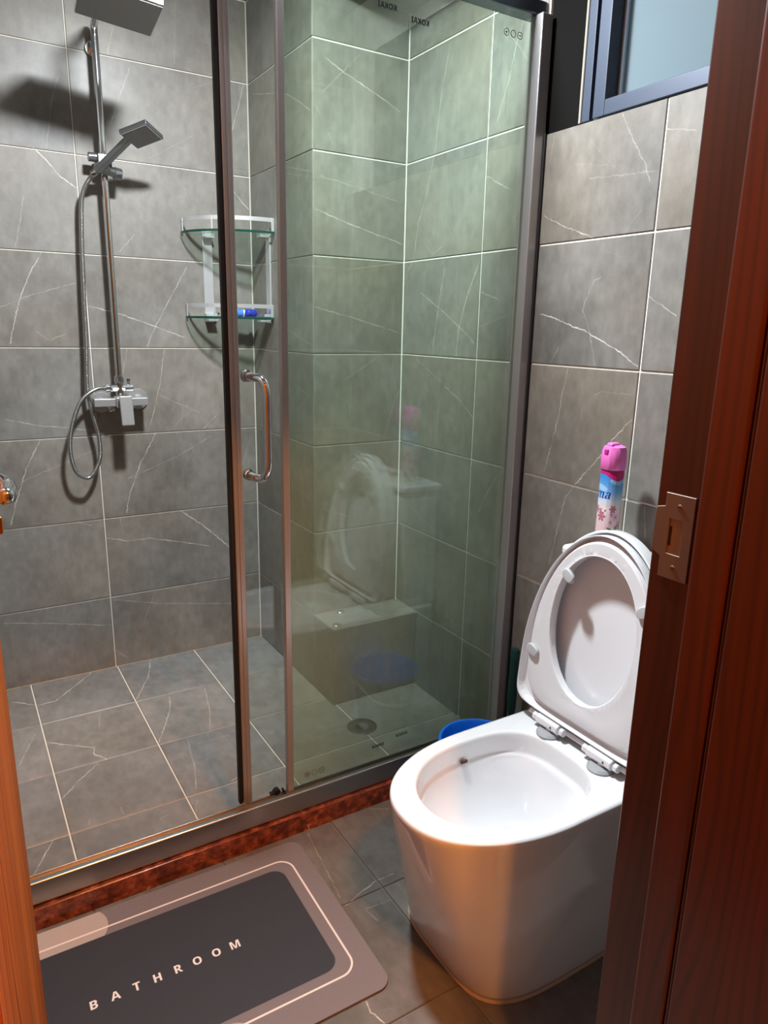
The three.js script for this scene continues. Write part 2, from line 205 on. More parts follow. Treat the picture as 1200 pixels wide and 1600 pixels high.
// uv in metres: along = height, across = the wider horizontal side
function woodUV(g) { const p = g.attributes.position, n = g.attributes.normal, uv = new Float32Array(p.count * 2); for (let i = 0; i < p.count; i++) { uv[2 * i] = Math.abs(n.getX(i)) > 0.6 ? p.getZ(i) : p.getX(i); uv[2 * i + 1] = p.getY(i); } g.setAttribute('uv', new THREE.BufferAttribute(uv, 2)); return g; }
const redWood = std(0xffffff, 0.32, 0, { map: woodTexture([88, 31, 13], [54, 16, 9], 0, 0.5, 2.1, 3), clearcoat: 0.5, clearcoatRoughness: 0.25 });
const orangeWood = std(0xffffff, 0.6, 0, { map: woodTexture([196, 108, 36], [104, 48, 14], 0, 0.5, 2.1, 31), specularIntensity: 0.25 });
const chrome = std(0xd6d9dc, 0.09, 1), satin = std(0xaeacab, 0.32, 0.6), gunmetal = std(0x8e9092, 0.28, 0.9), brushed = std(0xa8a6a4, 0.3, 1), blackRubber = std(0x0e0d0f, 0.6);

{ // door frame round the opening; the strike side is the one in view
  const t = thing('door_frame', 'dark red wooden door frame with a metal strike plate', 'door frame');
  t.userData.kind = 'structure'; delete t.userData.category;
  const JX = -0.325;
  const innerWood = std(0xffffff, 0.34, 0, { map: woodTexture([74, 25, 15], [46, 14, 10], 0, 0.5, 2.1, 11), clearcoat: 0.5, clearcoatRoughness: 0.25 });
  mesh('jamb', woodUV(rbox(JX, FY, 2.1065, -0.287, 2.06, 2.1672, 0.003)), innerWood, t);
  mesh('door_stop', woodUV(rbox(JX - 0.012, FY, 2.1675, -0.287, 2.06, 2.2135, 0.0045, 3)), redWood, t);
  mesh('stop_bead', woodUV(rbox(JX - 0.0085, FY, 2.2145, -0.287, 2.06, 2.218, 0.001)), redWood, t);
  mesh('outer_jamb', woodUV(rbox(JX - 0.012, FY, 2.2185, -0.287, 2.06, 2.34, 0.0045, 3)), redWood, t);
  mesh('hinge_jamb', woodUV(join([rbox(-1.084, FY, 2.1065, -1.046, 2.06, 2.1675, 0.003), rbox(-1.084, FY, 2.1675, -1.034, 2.06, 2.34, 0.004)])), orangeWood, t);
  mesh('head', woodUV(rbox(-1.046, 2.022, 2.1065, JX, 2.0595, 2.34, 0.003)), redWood, t);
  const steel = std(0x81766d, 0.48, 0.6), cy = 1.0385, z0 = 2.1208, z1 = 2.1585, x0 = JX - 0.0016;
  const sh = new THREE.Shape(); // in the plane z (right) by y
  sh.moveTo(z0, cy - 0.05); sh.lineTo(z1, cy - 0.05); sh.lineTo(z1, cy + 0.05); sh.lineTo(z0, cy + 0.05); sh.lineTo(z0, cy + 0.034); sh.lineTo(z0 - 0.011, cy + 0.031); sh.lineTo(z0 - 0.0125, cy - 0.02); sh.lineTo(z0, cy - 0.026); sh.closePath();
  const hole = new THREE.Path(); hole.moveTo(z0 + 0.007, cy - 0.021); hole.lineTo(z0 + 0.007, cy + 0.021); hole.lineTo(z0 + 0.026, cy + 0.021); hole.lineTo(z0 + 0.026, cy - 0.021); hole.closePath(); sh.holes.push(hole);
  const pg = new THREE.ExtrudeGeometry(sh, { depth: 0.0012, bevelEnabled: true, bevelSize: 0.0004, bevelThickness: 0.0004, bevelSegments: 1 }).applyMatrix4(new THREE.Matrix4().makeBasis(V(0, 0, 1), V(0, 1, 0), V(-1, 0, 0))).translate(x0 + 0.0008, 0, 0);
  const plate = mesh('strike_plate', pg, steel, t); plate.userData.label = 'brushed metal strike plate';
  mesh('latch_pocket', join([box(JX - 0.0008, cy - 0.0205, z0 + 0.0075, JX + 0.0004, cy + 0.0205, z0 + 0.0255)]), std(0x93847a, 0.5, 0.3), plate);
  mesh('latch_slot', box(JX - 0.0012, cy - 0.011, z0 + 0.0082, JX - 0.0004, cy + 0.012, z0 + 0.0112), std(0x2a1512, 0.8), plate);
  for (const dy of [-0.0365, 0.036]) { const s = mesh('screw', cyl(V(x0 + 0.0004, cy + dy, z0 + 0.019), V(x0 - 0.0014, cy + dy, z0 + 0.019), 0.004, 0.0032, 18), steel, plate); mesh('screw_slot', box(x0 - 0.0016, cy + dy - 0.0006, z0 + 0.0165, x0 - 0.0012, cy + dy + 0.0006, z0 + 0.0215), std(0x251d19, 0.8), s); }
}
{ // the open door leaf at the left
  const L = 0.672, hx = -1.0352, hz = 2.118, tx = -0.9945, tz = 1.448, ang = Math.atan2(tx - hx, hz - tz);
  const t = thing('door_leaf', 'orange-brown wooden door leaf standing open with a chrome lever', 'door', [hx, 0.004, hz]);
  t.userData.kind = 'structure'; delete t.userData.category;
  t.rotation.y = -ang;                                      // leaf runs along -z of its own frame; its room face is x = 0
  const panel = join([rbox(-0.04, 0, -L, 0, 2.01, 0, 0.0025)]);
  mesh('leaf_panel', woodUV(panel), orangeWood, t);
  const hy = 1.03, hzL = -L + 0.062;
  const lev = mesh('door_lever', join([cyl(V(0, hy, hzL), V(0.008, hy, hzL), 0.026, 0.024), cyl(V(0.007, hy + 0.008, hzL), V(0.024, hy + 0.008, hzL), 0.011, 0.0095), tube([V(0.02, hy + 0.01, hzL - 0.008), V(0.028, hy + 0.007, hzL - 0.002), V(0.0335, hy + 0.003, hzL + 0.014), V(0.0345, hy + 0.002, hzL + 0.036), V(0.032, hy + 0.003, hzL + 0.066)], 0.0125, 50, 18), new THREE.SphereGeometry(0.0125, 22, 16).translate(0.02, hy + 0.01, hzL - 0.008), new THREE.SphereGeometry(0.0125, 22, 16).translate(0.032, hy + 0.003, hzL + 0.066)]), chrome, t);
  lev.userData.label = 'chrome lever handle';
  const kn = mesh('thumb_turn', join([cyl(V(0, hy - 0.052, hzL), V(0.006, hy - 0.052, hzL), 0.02, 0.018), rbox(0.005, hy - 0.066, hzL - 0.005, 0.023, hy - 0.040, hzL + 0.005, 0.003)]), std(0xc27a3c, 0.35, 0.8), t);
  kn.userData.label = 'small copper-coloured thumb turn';
}
// ------------------------------------------------------------------ lamps
for (const [k, [at, power]] of LAMPS.entries()) {
  const t = thing('ceiling_lamp', 'white round flush lamp on the bathroom ceiling', 'lamp', [at.x, CEIL, at.z]);
  mesh('lamp_base', lathe([[0, 0], [0.085, 0], [0.085, -0.01], [0.078, -0.014]].map(([a, b]) => [a, b]), [0, 0, 0]), std(0xe8e8e6, 0.5), t);
  mesh('lamp_shade', lathe([[0.076, -0.012], [0.074, -0.024], [0.06, -0.036], [0.035, -0.042], [0, -0.044]], [0, 0, 0]), std(0xffffff, 0.4, 0, { emissive: LAMP_COLOR, emissiveIntensity: 8 }), t);
  const a = new THREE.RectAreaLight(LAMP_COLOR, power / (0.14 * 0.14), 0.14, 0.14); a.position.set(0, -0.05, 0); a.rotation.set(-Math.PI / 2, 0, 0); t.add(a);
  const p = new THREE.PointLight(LAMP_COLOR, power * 0.22, 0, 2); p.position.set(0, -0.03, 0); p.castShadow = true; p.shadow.radius = 2.4; t.add(p);
}
for (const [k, at] of HALL_LAMPS.entries()) {
  const t = thing('hall_lamp', ['warm round hall ceiling lamp toward the strike side', 'warm round hall ceiling lamp toward the hinge side'][k], 'lamp', [at.x, 2.6, at.z]);
  mesh('lamp_shade', lathe([[0, 0], [0.08, 0], [0.08, -0.015], [0.065, -0.04], [0.03, -0.052], [0, -0.054]], [0, 0, 0]), std(0xffe2b8, 0.4, 0, { emissive: HALL_COLOR, emissiveIntensity: 3 }), t);
  const p = new THREE.PointLight(HALL_COLOR, HALL_POWER, 0, 2); p.position.set(0, -0.035, 0); p.castShadow = true; p.shadow.radius = 2; t.add(p);
}
// ------------------------------------------------------------------ marble curb and the glass enclosure
{
  const W = 1024, H = 128, c = document.createElement('canvas'); c.width = W; c.height = H; const x = c.getContext('2d'), im = x.createImageData(W, H);
  for (let j = 0; j < H; j++) for (let i = 0; i < W; i++) { const u = i / W * 1.6, v = j / H * 0.2, f = fbm(u * 60, v * 66, 5), r = Math.abs(fbm(u * 34 + 40, v * 44 + 3, 4) - 0.47), s = Math.max(0, 1 - r * 26), q = Math.max(0, (f - 0.3) * 2.2), k = (j * W + i) * 4; im.data[k] = 84 + q * 66 + s * 30; im.data[k + 1] = 41 + q * 42 + s * 24; im.data[k + 2] = 27 + q * 28 + s * 18; im.data[k + 3] = 255; }
  x.putImageData(im, 0, 0); x.strokeStyle = 'rgba(226,190,160,.75)'; for (let k = 0; k < 9; k++) { let a = rnd() * W, b = rnd() * H; x.lineWidth = 0.8 + rnd() * 1.2; x.beginPath(); x.moveTo(a, b); for (let q = 0; q < 5; q++) { a += (rnd() - 0.3) * 18; b += (rnd() - 0.5) * 26; x.lineTo(a, b); } x.stroke(); }
  const map = canvasTexture(c), g = rbox(LX, FY - 0.003, 1.085, WX - 0.0005, 0.0335, 1.1655, 0.003, 2), p = g.attributes.position, n = g.attributes.normal, uv = new Float32Array(p.count * 2);
  for (let i = 0; i < p.count; i++) { uv[2 * i] = (p.getX(i) + 1.3) / 1.6; uv[2 * i + 1] = (Math.abs(n.getY(i)) > 0.6 ? p.getZ(i) : p.getY(i) + 0.1) / 0.2; } g.setAttribute('uv', new THREE.BufferAttribute(uv, 2));
  struct(mesh('curb', g, std(0xffffff, 0.18, 0, { map })), 'polished red-brown marble curb under the shower rail');
}
const clearGlass = (tint, rough = 0) => std(tint, rough, 0, { transmission: 1, thickness: 0, ior: 1.5 });
const font = await new FontLoader().loadAsync('fonts/droid/droid_sans_bold.typeface.json');
const fontReg = await new FontLoader().loadAsync('fonts/droid/droid_sans_regular.typeface.json');
function words(str, size, f = font, depth = 0.0003) { const g = new TextGeometry(str, { font: f, size, depth, curveSegments: 3, bevelEnabled: false }); g.computeBoundingBox(); const b = g.boundingBox; return g.translate(-(b.min.x + b.max.x) / 2, -(b.min.y + b.max.y) / 2, 0); }
{
  const t = thing('shower_enclosure', 'chrome shower enclosure frame with a fixed greenish glass panel', 'shower enclosure', [0, 0, 1.12]);
  const z = (v) => v - 1.12;
  // bottom rail profile: flat face, rounded bright top edge, low track behind
  mesh('bottom_rail', join([rbox(LX, 0.0355, z(1.139), WX - 0.001, 0.092, z(1.155), 0.0045, 3), rbox(LX, 0.0355, z(1.088), WX - 0.001, 0.06, z(1.138), 0.002), rbox(LX, 0.06, z(1.101), WX - 0.001, 0.074, z(1.105), 0.001)]), brushed, t);
  mesh('rail_gasket', box(LX, 0.0336, z(1.095), WX - 0.001, 0.0354, z(1.148)), blackRubber, t);
  mesh('top_rail', join([rbox(LX, 2.008, z(1.088), WX - 0.001, 2.042, z(1.136), 0.004, 3)]), std(0x60666e, 0.3, 0.9), t);
  mesh('wall_jamb', join([rbox(WX - 0.036, 0.0925, z(1.118), WX - 0.001, 2.008, z(1.158), 0.003, 2), rbox(WX - 0.012, 0.075, z(1.088), WX - 0.001, 2.008, z(1.117), 0.001)]), std(0xb6b4b6, 0.32, 0.7), t);
  mesh('seal_strip', rbox(WX - 0.007, FY + 0.055, z(1.1585), WX - 0.0008, 1.746, z(1.163), 0.001), blackRubber, t);
  mesh('left_jamb', rbox(LX + 0.0005, 0.0925, z(1.1), LX + 0.034, 2.008, z(1.15), 0.003), satin, t);
  const pane = mesh('fixed_pane', box(-0.362, 0.088, z(1.124), WX - 0.034, 2.01, z(1.130)), clearGlass(0xf0f8f2), t); pane.userData.label = 'greenish fixed glass panel';
  mesh('pane_stile', join([rbox(-0.378, 0.0745, z(1.118), -0.3615, 2.008, z(1.135), 0.002, 2)]), satin, t);
  // faint dried soap film on the inner face of the glass
  const fc = document.createElement('canvas'); fc.width = 256; fc.height = 512; { const x = fc.getContext('2d'), im = x.createImageData(256, 512); for (let j = 0; j < 512; j++) for (let i = 0; i < 256; i++) { const d = Math.pow(j / 511, 1.3), streak = vnoise(i / 3.2, j / 140) * 0.6 + vnoise(i / 9, j / 60) * 0.4, q = 255 * Math.min(1, (0.42 + 0.58 * d) * (0.75 + 0.5 * streak)), k = (j * 256 + i) * 4; im.data[k] = im.data[k + 1] = im.data[k + 2] = q; im.data[k + 3] = 255; } x.putImageData(im, 0, 0); }
  const film = new THREE.PlaneGeometry(WX - 0.036 + 0.36, 1.91).translate((WX - 0.036 - 0.36) / 2, 1.0495, z(1.1235));
  mesh('soap_film', film, std(0xd6e8d3, 0.9, 0, { transparent: true, opacity: 0.25, alphaMap: canvasTexture(fc, false), side: THREE.DoubleSide }), pane);
  // printed stickers, read from inside the shower
  const ink = std(0x121416, 0.6), grey = std(0x4a5350, 0.6);
  const put = (str, size, x, y, rot, m) => mesh('lettering', words(str, size).scale(-1, 1, 1).rotateZ(rot).translate(x, y, z(1.1306)), m, pane);
  const fix = (g) => { const p = g.attributes.position.array, nn = g.attributes.normal.array; for (let i = 0; i < p.length; i += 9) for (let k = 0; k < 3; k++) { let s = p[i + 3 + k]; p[i + 3 + k] = p[i + 6 + k]; p[i + 6 + k] = s; s = nn[i + 3 + k]; nn[i + 3 + k] = nn[i + 6 + k]; nn[i + 6 + k] = s; } return g; };
  for (const [x, y, rot] of [[-0.032, 1.925, 0], [-0.118, 1.937, 0], [-0.026, 0.151, Math.PI], [-0.104, 0.139, Math.PI]]) fix(put('KOKAI', y > 1 ? 0.0115 : 0.0092, x, y, rot, ink).geometry);
  for (const [x0, y0] of [[-0.300, 0.121], [0.236, 1.955]]) { const ring = []; for (const dx of [-0.021, 0, 0.021]) { ring.push(new THREE.TorusGeometry(0.0075, 0.0008, 6, 24).translate(x0 + dx, y0, z(1.1304))); } ring.push(box(x0 - 0.025, y0 - 0.0008, z(1.1301), x0 - 0.017, y0 + 0.0008, z(1.1306)), box(x0 - 0.0218, y0 - 0.004, z(1.1301), x0 - 0.0202, y0 + 0.004, z(1.1306)), box(x0 + 0.017, y0 - 0.0008, z(1.1301), x0 + 0.025, y0 + 0.0008, z(1.1306))); mesh('sticker', join(ring), grey, pane); }
}
{
  const t = thing('shower_door', 'sliding clear glass shower door with a curved chrome handle', 'shower door', [-0.09, 0.0745, 1.097]);
  const z = (v) => v - 1.097, X = (v) => v + 0.09, Y = (v) => v - 0.0745;
  mesh('door_pane', box(X(-0.472), Y(0.08), z(1.094), X(0.3), Y(2.008), z(1.099)), clearGlass(0xfafdfb), t).userData.label = 'clear glass door pane';
  mesh('door_stile', join([rbox(X(-0.4885), Y(0.0765), z(1.086), X(-0.466), Y(2.006), z(1.107), 0.003, 3), rbox(X(-0.479), Y(0.0765), z(1.1065), X(-0.4745), Y(2.006), z(1.109), 0.001)]), satin, t);
  mesh('magnet_seal', rbox(X(-0.4985), Y(0.0765), z(1.089), X(-0.489), Y(2.006), z(1.104), 0.002), blackRubber, t);
  const h = (s) => [V(X(-0.447), Y(1.156), z(1.097) + s * 0.003), V(X(-0.444), Y(1.156), z(1.097) + s * 0.04), V(X(-0.437), Y(1.152), z(1.097) + s * 0.066), V(X(-0.432), Y(1.13), z(1.097) + s * 0.078), V(X(-0.4305), Y(1.08), z(1.097) + s * 0.078), V(X(-0.4305), Y(1.0), z(1.097) + s * 0.078), V(X(-0.432), Y(0.955), z(1.097) + s * 0.077), V(X(-0.437), Y(0.935), z(1.097) + s * 0.064), V(X(-0.444), Y(0.932), z(1.097) + s * 0.04), V(X(-0.447), Y(0.932), z(1.097) + s * 0.003)];
  const hd = mesh('door_handle', tube(h(1), 0.0095, 90, 18), chrome, t); hd.userData.label = 'chrome D-shaped pull handle';
  mesh('handle_rose', join([1.156, 0.932].map((y) => cyl(V(X(-0.447), Y(y), z(1.0992)), V(X(-0.447), Y(y), z(1.106)), 0.0145, 0.0125))), chrome, hd);
  mesh('inner_knob', join([1.156, 0.932].map((y) => cyl(V(X(-0.447), Y(y), z(1.0938)), V(X(-0.447), Y(y), z(1.082)), 0.013, 0.011))), chrome, hd);
  mesh('roller', join([rbox(X(-0.418), Y(0.078), z(1.1), X(-0.389), Y(0.0835), z(1.112), 0.002), cyl(V(X(-0.40), Y(0.083), z(1.1)), V(X(-0.40), Y(0.083), z(1.114)), 0.009), rbox(X(-0.383), Y(0.077), z(1.1), X(-0.378), Y(0.083), z(1.112), 0.001)]), blackRubber, t).userData.label = 'small black roller guide';
}
// ------------------------------------------------------------------ shower column and hand shower
const nozzle = std(0x8b8c8d, 0.5, 0.1);
{
  const px = -0.512, pz = 0.055;
  const t = thing('shower_column', 'chrome shower riser with square rain head and single-lever mixer', 'shower', [px, 0.99, 0]);
  const L = (x, y, z) => V(x - px, y - 0.99, z);
  mesh('riser_pipe', cyl(L(px, 1.06, pz), L(px, 2.115, pz), 0.0108), chrome, t);
  mesh('rain_arm', join([tube([L(px, 2.11, pz), L(px, 2.14, pz + 0.003), L(px, 2.152, pz + 0.03), L(px, 2.155, pz + 0.1), L(px, 2.155, pz + 0.29), L(px - 0.01, 2.15, pz + 0.39)], 0.0108, 60, 16), cyl(L(px - 0.012, 2.152, pz + 0.386), L(px - 0.012, 2.074, pz + 0.388), 0.011, 0.016)]), chrome, t);
  mesh('wall_bracket', join([cyl(L(px, 2.09, 0.0), L(px, 2.09, 0.012), 0.022), cyl(L(px, 2.09, 0.012), L(px, 2.09, pz), 0.009)]), chrome, t);
  const turn = (g) => g.translate(0, 0.99 - 2.064, 0).applyQuaternion(new THREE.Quaternion().setFromAxisAngle(V(-0.029, -0.077, -0.117).normalize(), 0.143)).translate(-0.526 - px, 2.055 - 0.99, 0.449);
  const hd = mesh('rain_head', turn(rbox(-0.1, 2.064 - 0.99, -0.1, 0.1, 2.084 - 0.99, 0.1, 0.005, 3)), chrome, t);
  const nz = [rbox(-0.096, 2.0632 - 0.99, -0.096, 0.096, 2.065 - 0.99, 0.096, 0.0006)]; for (let i = -5; i <= 5; i++) for (let j = -5; j <= 5; j++) nz.push(new THREE.CylinderGeometry(0.0012, 0.0009, 0.0008, 7).translate(i * 0.0165, 2.0629 - 0.99, j * 0.0165));
  mesh('nozzle_plate', turn(join(nz)), nozzle, hd).userData.label = 'dark grey nozzle plate';
  // slider that holds the hand shower
  const sy = 1.757;
  const sl = mesh('slider', join([rbox(px - 0.021 - px, sy - 0.013 - 0.99, pz - 0.02, px + 0.021 - px, sy + 0.022 - 0.99, pz + 0.026, 0.003), cyl(L(px - 0.046, sy + 0.012, pz + 0.004), L(px - 0.02, sy + 0.012, pz + 0.004), 0.0135), cyl(L(px - 0.034, sy - 0.022, pz + 0.04), L(px + 0.028, sy - 0.03, pz + 0.026), 0.0135, 0.015), cyl(L(px + 0.024, sy - 0.03, pz + 0.026), L(px + 0.046, sy - 0.033, pz + 0.022), 0.0175), cyl(L(px, sy - 0.012, pz + 0.02), L(px, sy - 0.03, pz + 0.045), 0.012)]), gunmetal, t); sl.userData.label = 'sliding hand shower bracket';
  // mixer body
  const my = 1.006, mz = 0.062;
  mesh('wall_flange', join([[-0.566, 0.998], [-0.443, 1.006]].map(([x, y]) => join([lathe([[0.036, 0], [0.036, 0.006], [0.034, 0.0085], [0.017, 0.0095], [0.0145, 0.013], [0.014, 0.04], [0, 0.04]].map(([a, b]) => [a, b]), [0, 0, 0]).rotateX(Math.PI / 2).translate(x - px, y - 0.99, 0)]))), satin, t);
  mesh('mixer_body', join([rbox(-0.602 - px, my - 0.016 - 0.99, mz - 0.022, -0.425 - px, my + 0.011 - 0.99, mz + 0.022, 0.003, 3), rbox(-0.533 - px, my - 0.02 - 0.99, mz - 0.02, -0.487 - px, my + 0.016 - 0.99, mz + 0.034, 0.004, 3)]), satin, t);
  const lv = mesh('mixer_lever', new RoundedBoxGeometry(0.042, 0.1, 0.011, 3, 0.004).rotateX(-0.16).translate(-0.506 - px, my - 0.028 - 0.99, mz + 0.056), satin, t); lv.userData.label = 'flat square mixer lever';
  mesh('diverter', join([cyl(L(px, 1.018, pz), L(px, 1.092, pz), 0.0135), cyl(L(px, 1.068, pz), L(px, 1.088, pz), 0.0155), cyl(L(px - 0.03, 1.05, pz), L(px + 0.044, 1.05, pz), 0.0125), cyl(L(px + 0.03, 1.058, pz), L(px + 0.03, 1.074, pz), 0.0045), rbox(0.024, 1.072 - 0.99, pz - 0.004, 0.036, 1.082 - 0.99, pz + 0.004, 0.0015)]), chrome, t);
  mesh('tub_spout', join([cyl(L(-0.548, 0.992, mz), L(-0.545, 0.972, mz + 0.006), 0.012, 0.01)]), chrome, t);
  mesh('wall_paper_scrap', box(-0.43 - px, 0.985 - 0.99, 0.0005, -0.415 - px, 1.03 - 0.99, 0.0012), std(0xd9d3b4, 0.9), t).userData.label = 'pale strip left behind the right flange';
}
{
  const px = -0.512;
  const A = V(px - 0.026, 1.727, 0.094), B = V(-0.4585, 1.8085, 0.181);              // handle from the clip to the head
  const t = thing('hand_shower', 'square chrome hand shower with a coiled-down metal hose', 'hand shower', [A.x, A.y, A.z]);
  const L = (x, y, z) => V(x - A.x, y - A.y, z - A.z);
  const dir = B.clone().sub(A), len = dir.length(), q = new THREE.Quaternion().setFromRotationMatrix(new THREE.Matrix4().lookAt(A, B, V(0, 1, 0)));
  const M = new THREE.Matrix4().makeRotationFromQuaternion(q);                       // -z runs along the handle
  mesh('handle', new RoundedBoxGeometry(0.026, 0.019, len + 0.012, 3, 0.006).translate(0, 0, -len / 2).applyMatrix4(M), gunmetal, t);
  const hq = new THREE.Matrix4().makeBasis(V(0.701, 0.275, 0.658), V(-0.030, 0.930, -0.360), V(-0.711, 0.233, 0.660));
  const hc = L(-0.4268, 1.8212, 0.21);
  const head = mesh('spray_head', new RoundedBoxGeometry(0.094, 0.015, 0.094, 3, 0.003).applyMatrix4(hq).translate(hc.x, hc.y, hc.z), gunmetal, t);
  const pl = [rbox(-0.043, -0.0088, -0.043, 0.043, -0.0072, 0.043, 0.0006)]; for (let i = -3; i <= 3; i++) for (let j = -3; j <= 3; j++) pl.push(new THREE.CylinderGeometry(0.0012, 0.0009, 0.0014, 6).translate(i * 0.011, -0.0094, j * 0.011));
  mesh('nozzle_plate', join(pl).applyMatrix4(hq).translate(hc.x, hc.y, hc.z), nozzle, head);
  const pts = [[px - 0.03, 1.722, 0.088], [-0.558, 1.705, 0.068], [-0.581, 1.66, 0.052], [-0.592, 1.55, 0.045], [-0.599, 1.4, 0.045], [-0.606, 1.2, 0.046], [-0.614, 1.04, 0.045], [-0.604, 0.96, 0.05], [-0.591, 0.88, 0.055], [-0.598, 0.80, 0.058], [-0.636, 0.748, 0.062], [-0.671, 0.768, 0.068], [-0.688, 0.84, 0.072], [-0.676, 0.93, 0.075], [-0.638, 1.015, 0.074], [-0.59, 1.048, 0.066], [-0.552, 1.05, 0.056]].map((p) => L(...p));
  const curve = new THREE.CatmullRomCurve3(pts, false, 'centripetal');
  const h = mesh('hose', new THREE.TubeGeometry(curve, 300, 0.0067, 14), std(0xb4b4b2, 0.3, 1, { bumpMap: null }), t);
  const rings = []; const N = 260; for (let i = 1; i < N; i++) { const u = i / N, p = curve.getPointAt(u), d = curve.getTangentAt(u); rings.push(new THREE.TorusGeometry(0.0066, 0.0009, 5, 12).applyQuaternion(new THREE.Quaternion().setFromUnitVectors(V(0, 0, 1), d)).translate(p.x, p.y, p.z)); }
  mesh('hose_coil', join(rings), std(0xa0a09e, 0.3, 1), h).userData.kind = 'stuff';
  const e = pts[pts.length - 1]; mesh('hose_nut', cyl(e.clone().add(V(-0.006, 0, 0)), e.clone().add(V(0.009, 0, 0)), 0.0115), chrome, t); mesh('hose_nut', cyl(pts[0].clone().add(V(-0.012, -0.008, -0.006)), pts[0].clone().add(V(0.002, 0.002, 0.002)), 0.01), chrome, t);
}
// ------------------------------------------------------------------ corner shelf with two soap packets
{
  const t = thing('corner_shelf', 'two-tier corner shelf of green-edged glass with bright metal rails', 'shelf', [0, 1.287, 0]);
  const alu = std(0xdcdedf, 0.28, 0.7), glass = std(0xf0f8f3, 0.0, 0, { transmission: 1, thickness: 0, ior: 1.5 }), edge = std(0x153f36, 0.1, 0.1);
  const tier = (y, ax, az) => {
    const s = new THREE.Shape(); s.moveTo(-0.003, 0.003); s.lineTo(-ax, 0.003); for (let i = 0; i <= 24; i++) { const a = i / 24 * Math.PI / 2; s.lineTo(-0.003 - (ax - 0.003) * Math.pow(Math.cos(a), 0.9), 0.012 + (az - 0.012) * Math.sin(a)); } s.lineTo(-0.003, 0.003);
    const g = new THREE.ExtrudeGeometry(s, { depth: 0.007, bevelEnabled: true, bevelSize: 0.0008, bevelThickness: 0.0008, bevelSegments: 1, curveSegments: 4 }).rotateX(Math.PI / 2).translate(0, y + 0.007, 0);
    const gs = mesh('glass_shelf', g, glass, t), rim = []; for (let i = 0; i <= 32; i++) { const a = i / 32 * Math.PI / 2; rim.push([-0.003 - (ax - 0.003) * Math.pow(Math.cos(a), 0.9), 0.012 + (az - 0.012) * Math.sin(a)]); }
    const er = rim.map(([x, z]) => { const n = Math.hypot(x, z), ux = x / n * 0.0006, uz = z / n * 0.0006; return [V(x + ux, y, z + uz), V(x + 2 * ux, y, z + 2 * uz), V(x + 2 * ux, y + 0.0075, z + 2 * uz), V(x + ux, y + 0.0075, z + uz)]; });
    mesh('glass_edge', toCreasedNormals(loft(er, [true, true]), 0.5), edge, gs).userData.label = 'dark green cut edge of the glass';
    const path = []; for (let i = 0; i <= 30; i++) { const a = i / 30 * Math.PI / 2; path.push([-0.006 - (ax - 0.012) * Math.pow(Math.cos(a), 0.9), 0.012 + (az - 0.019) * Math.sin(a)]); }
    const strip = (y0, y1) => { const rings = []; for (const [x, z] of path) { const n = Math.hypot(x, z), ux = x / n * 0.0012, uz = z / n * 0.0012; rings.push([V(x - ux, y0, z - uz), V(x + ux, y0, z + uz), V(x + ux, y1, z + uz), V(x - ux, y1, z - uz)]); } return toCreasedNormals(loft(rings, [true, true]), 0.5); };
    mesh('guard_rail', join([strip(y + 0.038, y + 0.051), rbox(path[0][0] - 0.003, y + 0.004, path[0][1] - 0.006, path[0][0] + 0.001, y + 0.051, path[0][1] + 0.004, 0.001), rbox(path[30][0] - 0.006, y + 0.004, path[30][1] - 0.001, path[30][0] + 0.004, y + 0.051, path[30][1] + 0.003, 0.001), rbox(path[14][0] - 0.003, y + 0.004, path[14][1] - 0.001, path[14][0] + 0.003, y + 0.051, path[14][1] + 0.002, 0.0008)]), alu, t);
  };
  tier(0, 0.258, 0.205); tier(0.283, 0.262, 0.222);
  mesh('bracket_post', join([rbox(-0.187, -0.012, 0.0008, -0.152, 0.30, 0.007, 0.0012), rbox(-0.187, -0.009, 0.0008, -0.152, -0.0015, 0.045, 0.0012), rbox(-0.187, 0.274, 0.0008, -0.152, 0.2815, 0.04, 0.0012), rbox(-0.19, 0.009, 0.0008, -0.15, 0.018, 0.03, 0.001)]), alu, t);
  mesh('bracket_post', join([rbox(-0.007, -0.012, 0.148, -0.0008, 0.30, 0.184, 0.0012), rbox(-0.045, -0.009, 0.148, -0.0008, -0.0015, 0.184, 0.0012), rbox(-0.04, 0.274, 0.148, -0.0008, 0.2815, 0.184, 0.0012), rbox(-0.03, 0.009, 0.146, -0.0008, 0.018, 0.186, 0.001)]), alu, t);
  mesh('screw', new THREE.SphereGeometry(0.003, 12, 8).translate(-0.135, 0.02, 0.003), std(0x222222, 0.5, 0.6), t);
  const roll = (len, r, wob) => { const rr = []; for (let k = 0; k <= 16; k++) { const u = k / 16, ring = [], f = Math.min(1, Math.sin(Math.PI * Math.min(1, Math.max(0, u))) * 2.2 + 0.25); for (let i = 0; i < 22; i++) { const a = i / 22 * Math.PI * 2, q = r * f * (1 + wob * Math.sin(a * 3 + u * 7) + wob * 0.6 * Math.sin(a * 7 - u * 13)); ring.push(V((u - 0.5) * len, r * 0.78 + q * 0.78 * Math.sin(a), q * Math.cos(a))); } rr.push(ring); } return loft(rr, [true, true]); };
  const cv = document.createElement('canvas'); cv.width = 64; cv.height = 32; const cx = cv.getContext('2d'); cx.fillStyle = '#3f74cf'; cx.fillRect(0, 0, 64, 32); cx.fillStyle = '#a9c6ee'; cx.fillRect(6, 8, 24, 14); cx.fillStyle = '#dfe9f7'; cx.fillRect(50, 0, 8, 32);
  const uvx = (g, len) => { const p = g.attributes.position, uv = new Float32Array(p.count * 2); for (let i = 0; i < p.count; i++) { uv[2 * i] = p.getX(i) / len + 0.5; uv[2 * i + 1] = (p.getZ(i) + 0.02) / 0.04; } g.setAttribute('uv', new THREE.BufferAttribute(uv, 2)); return g; };
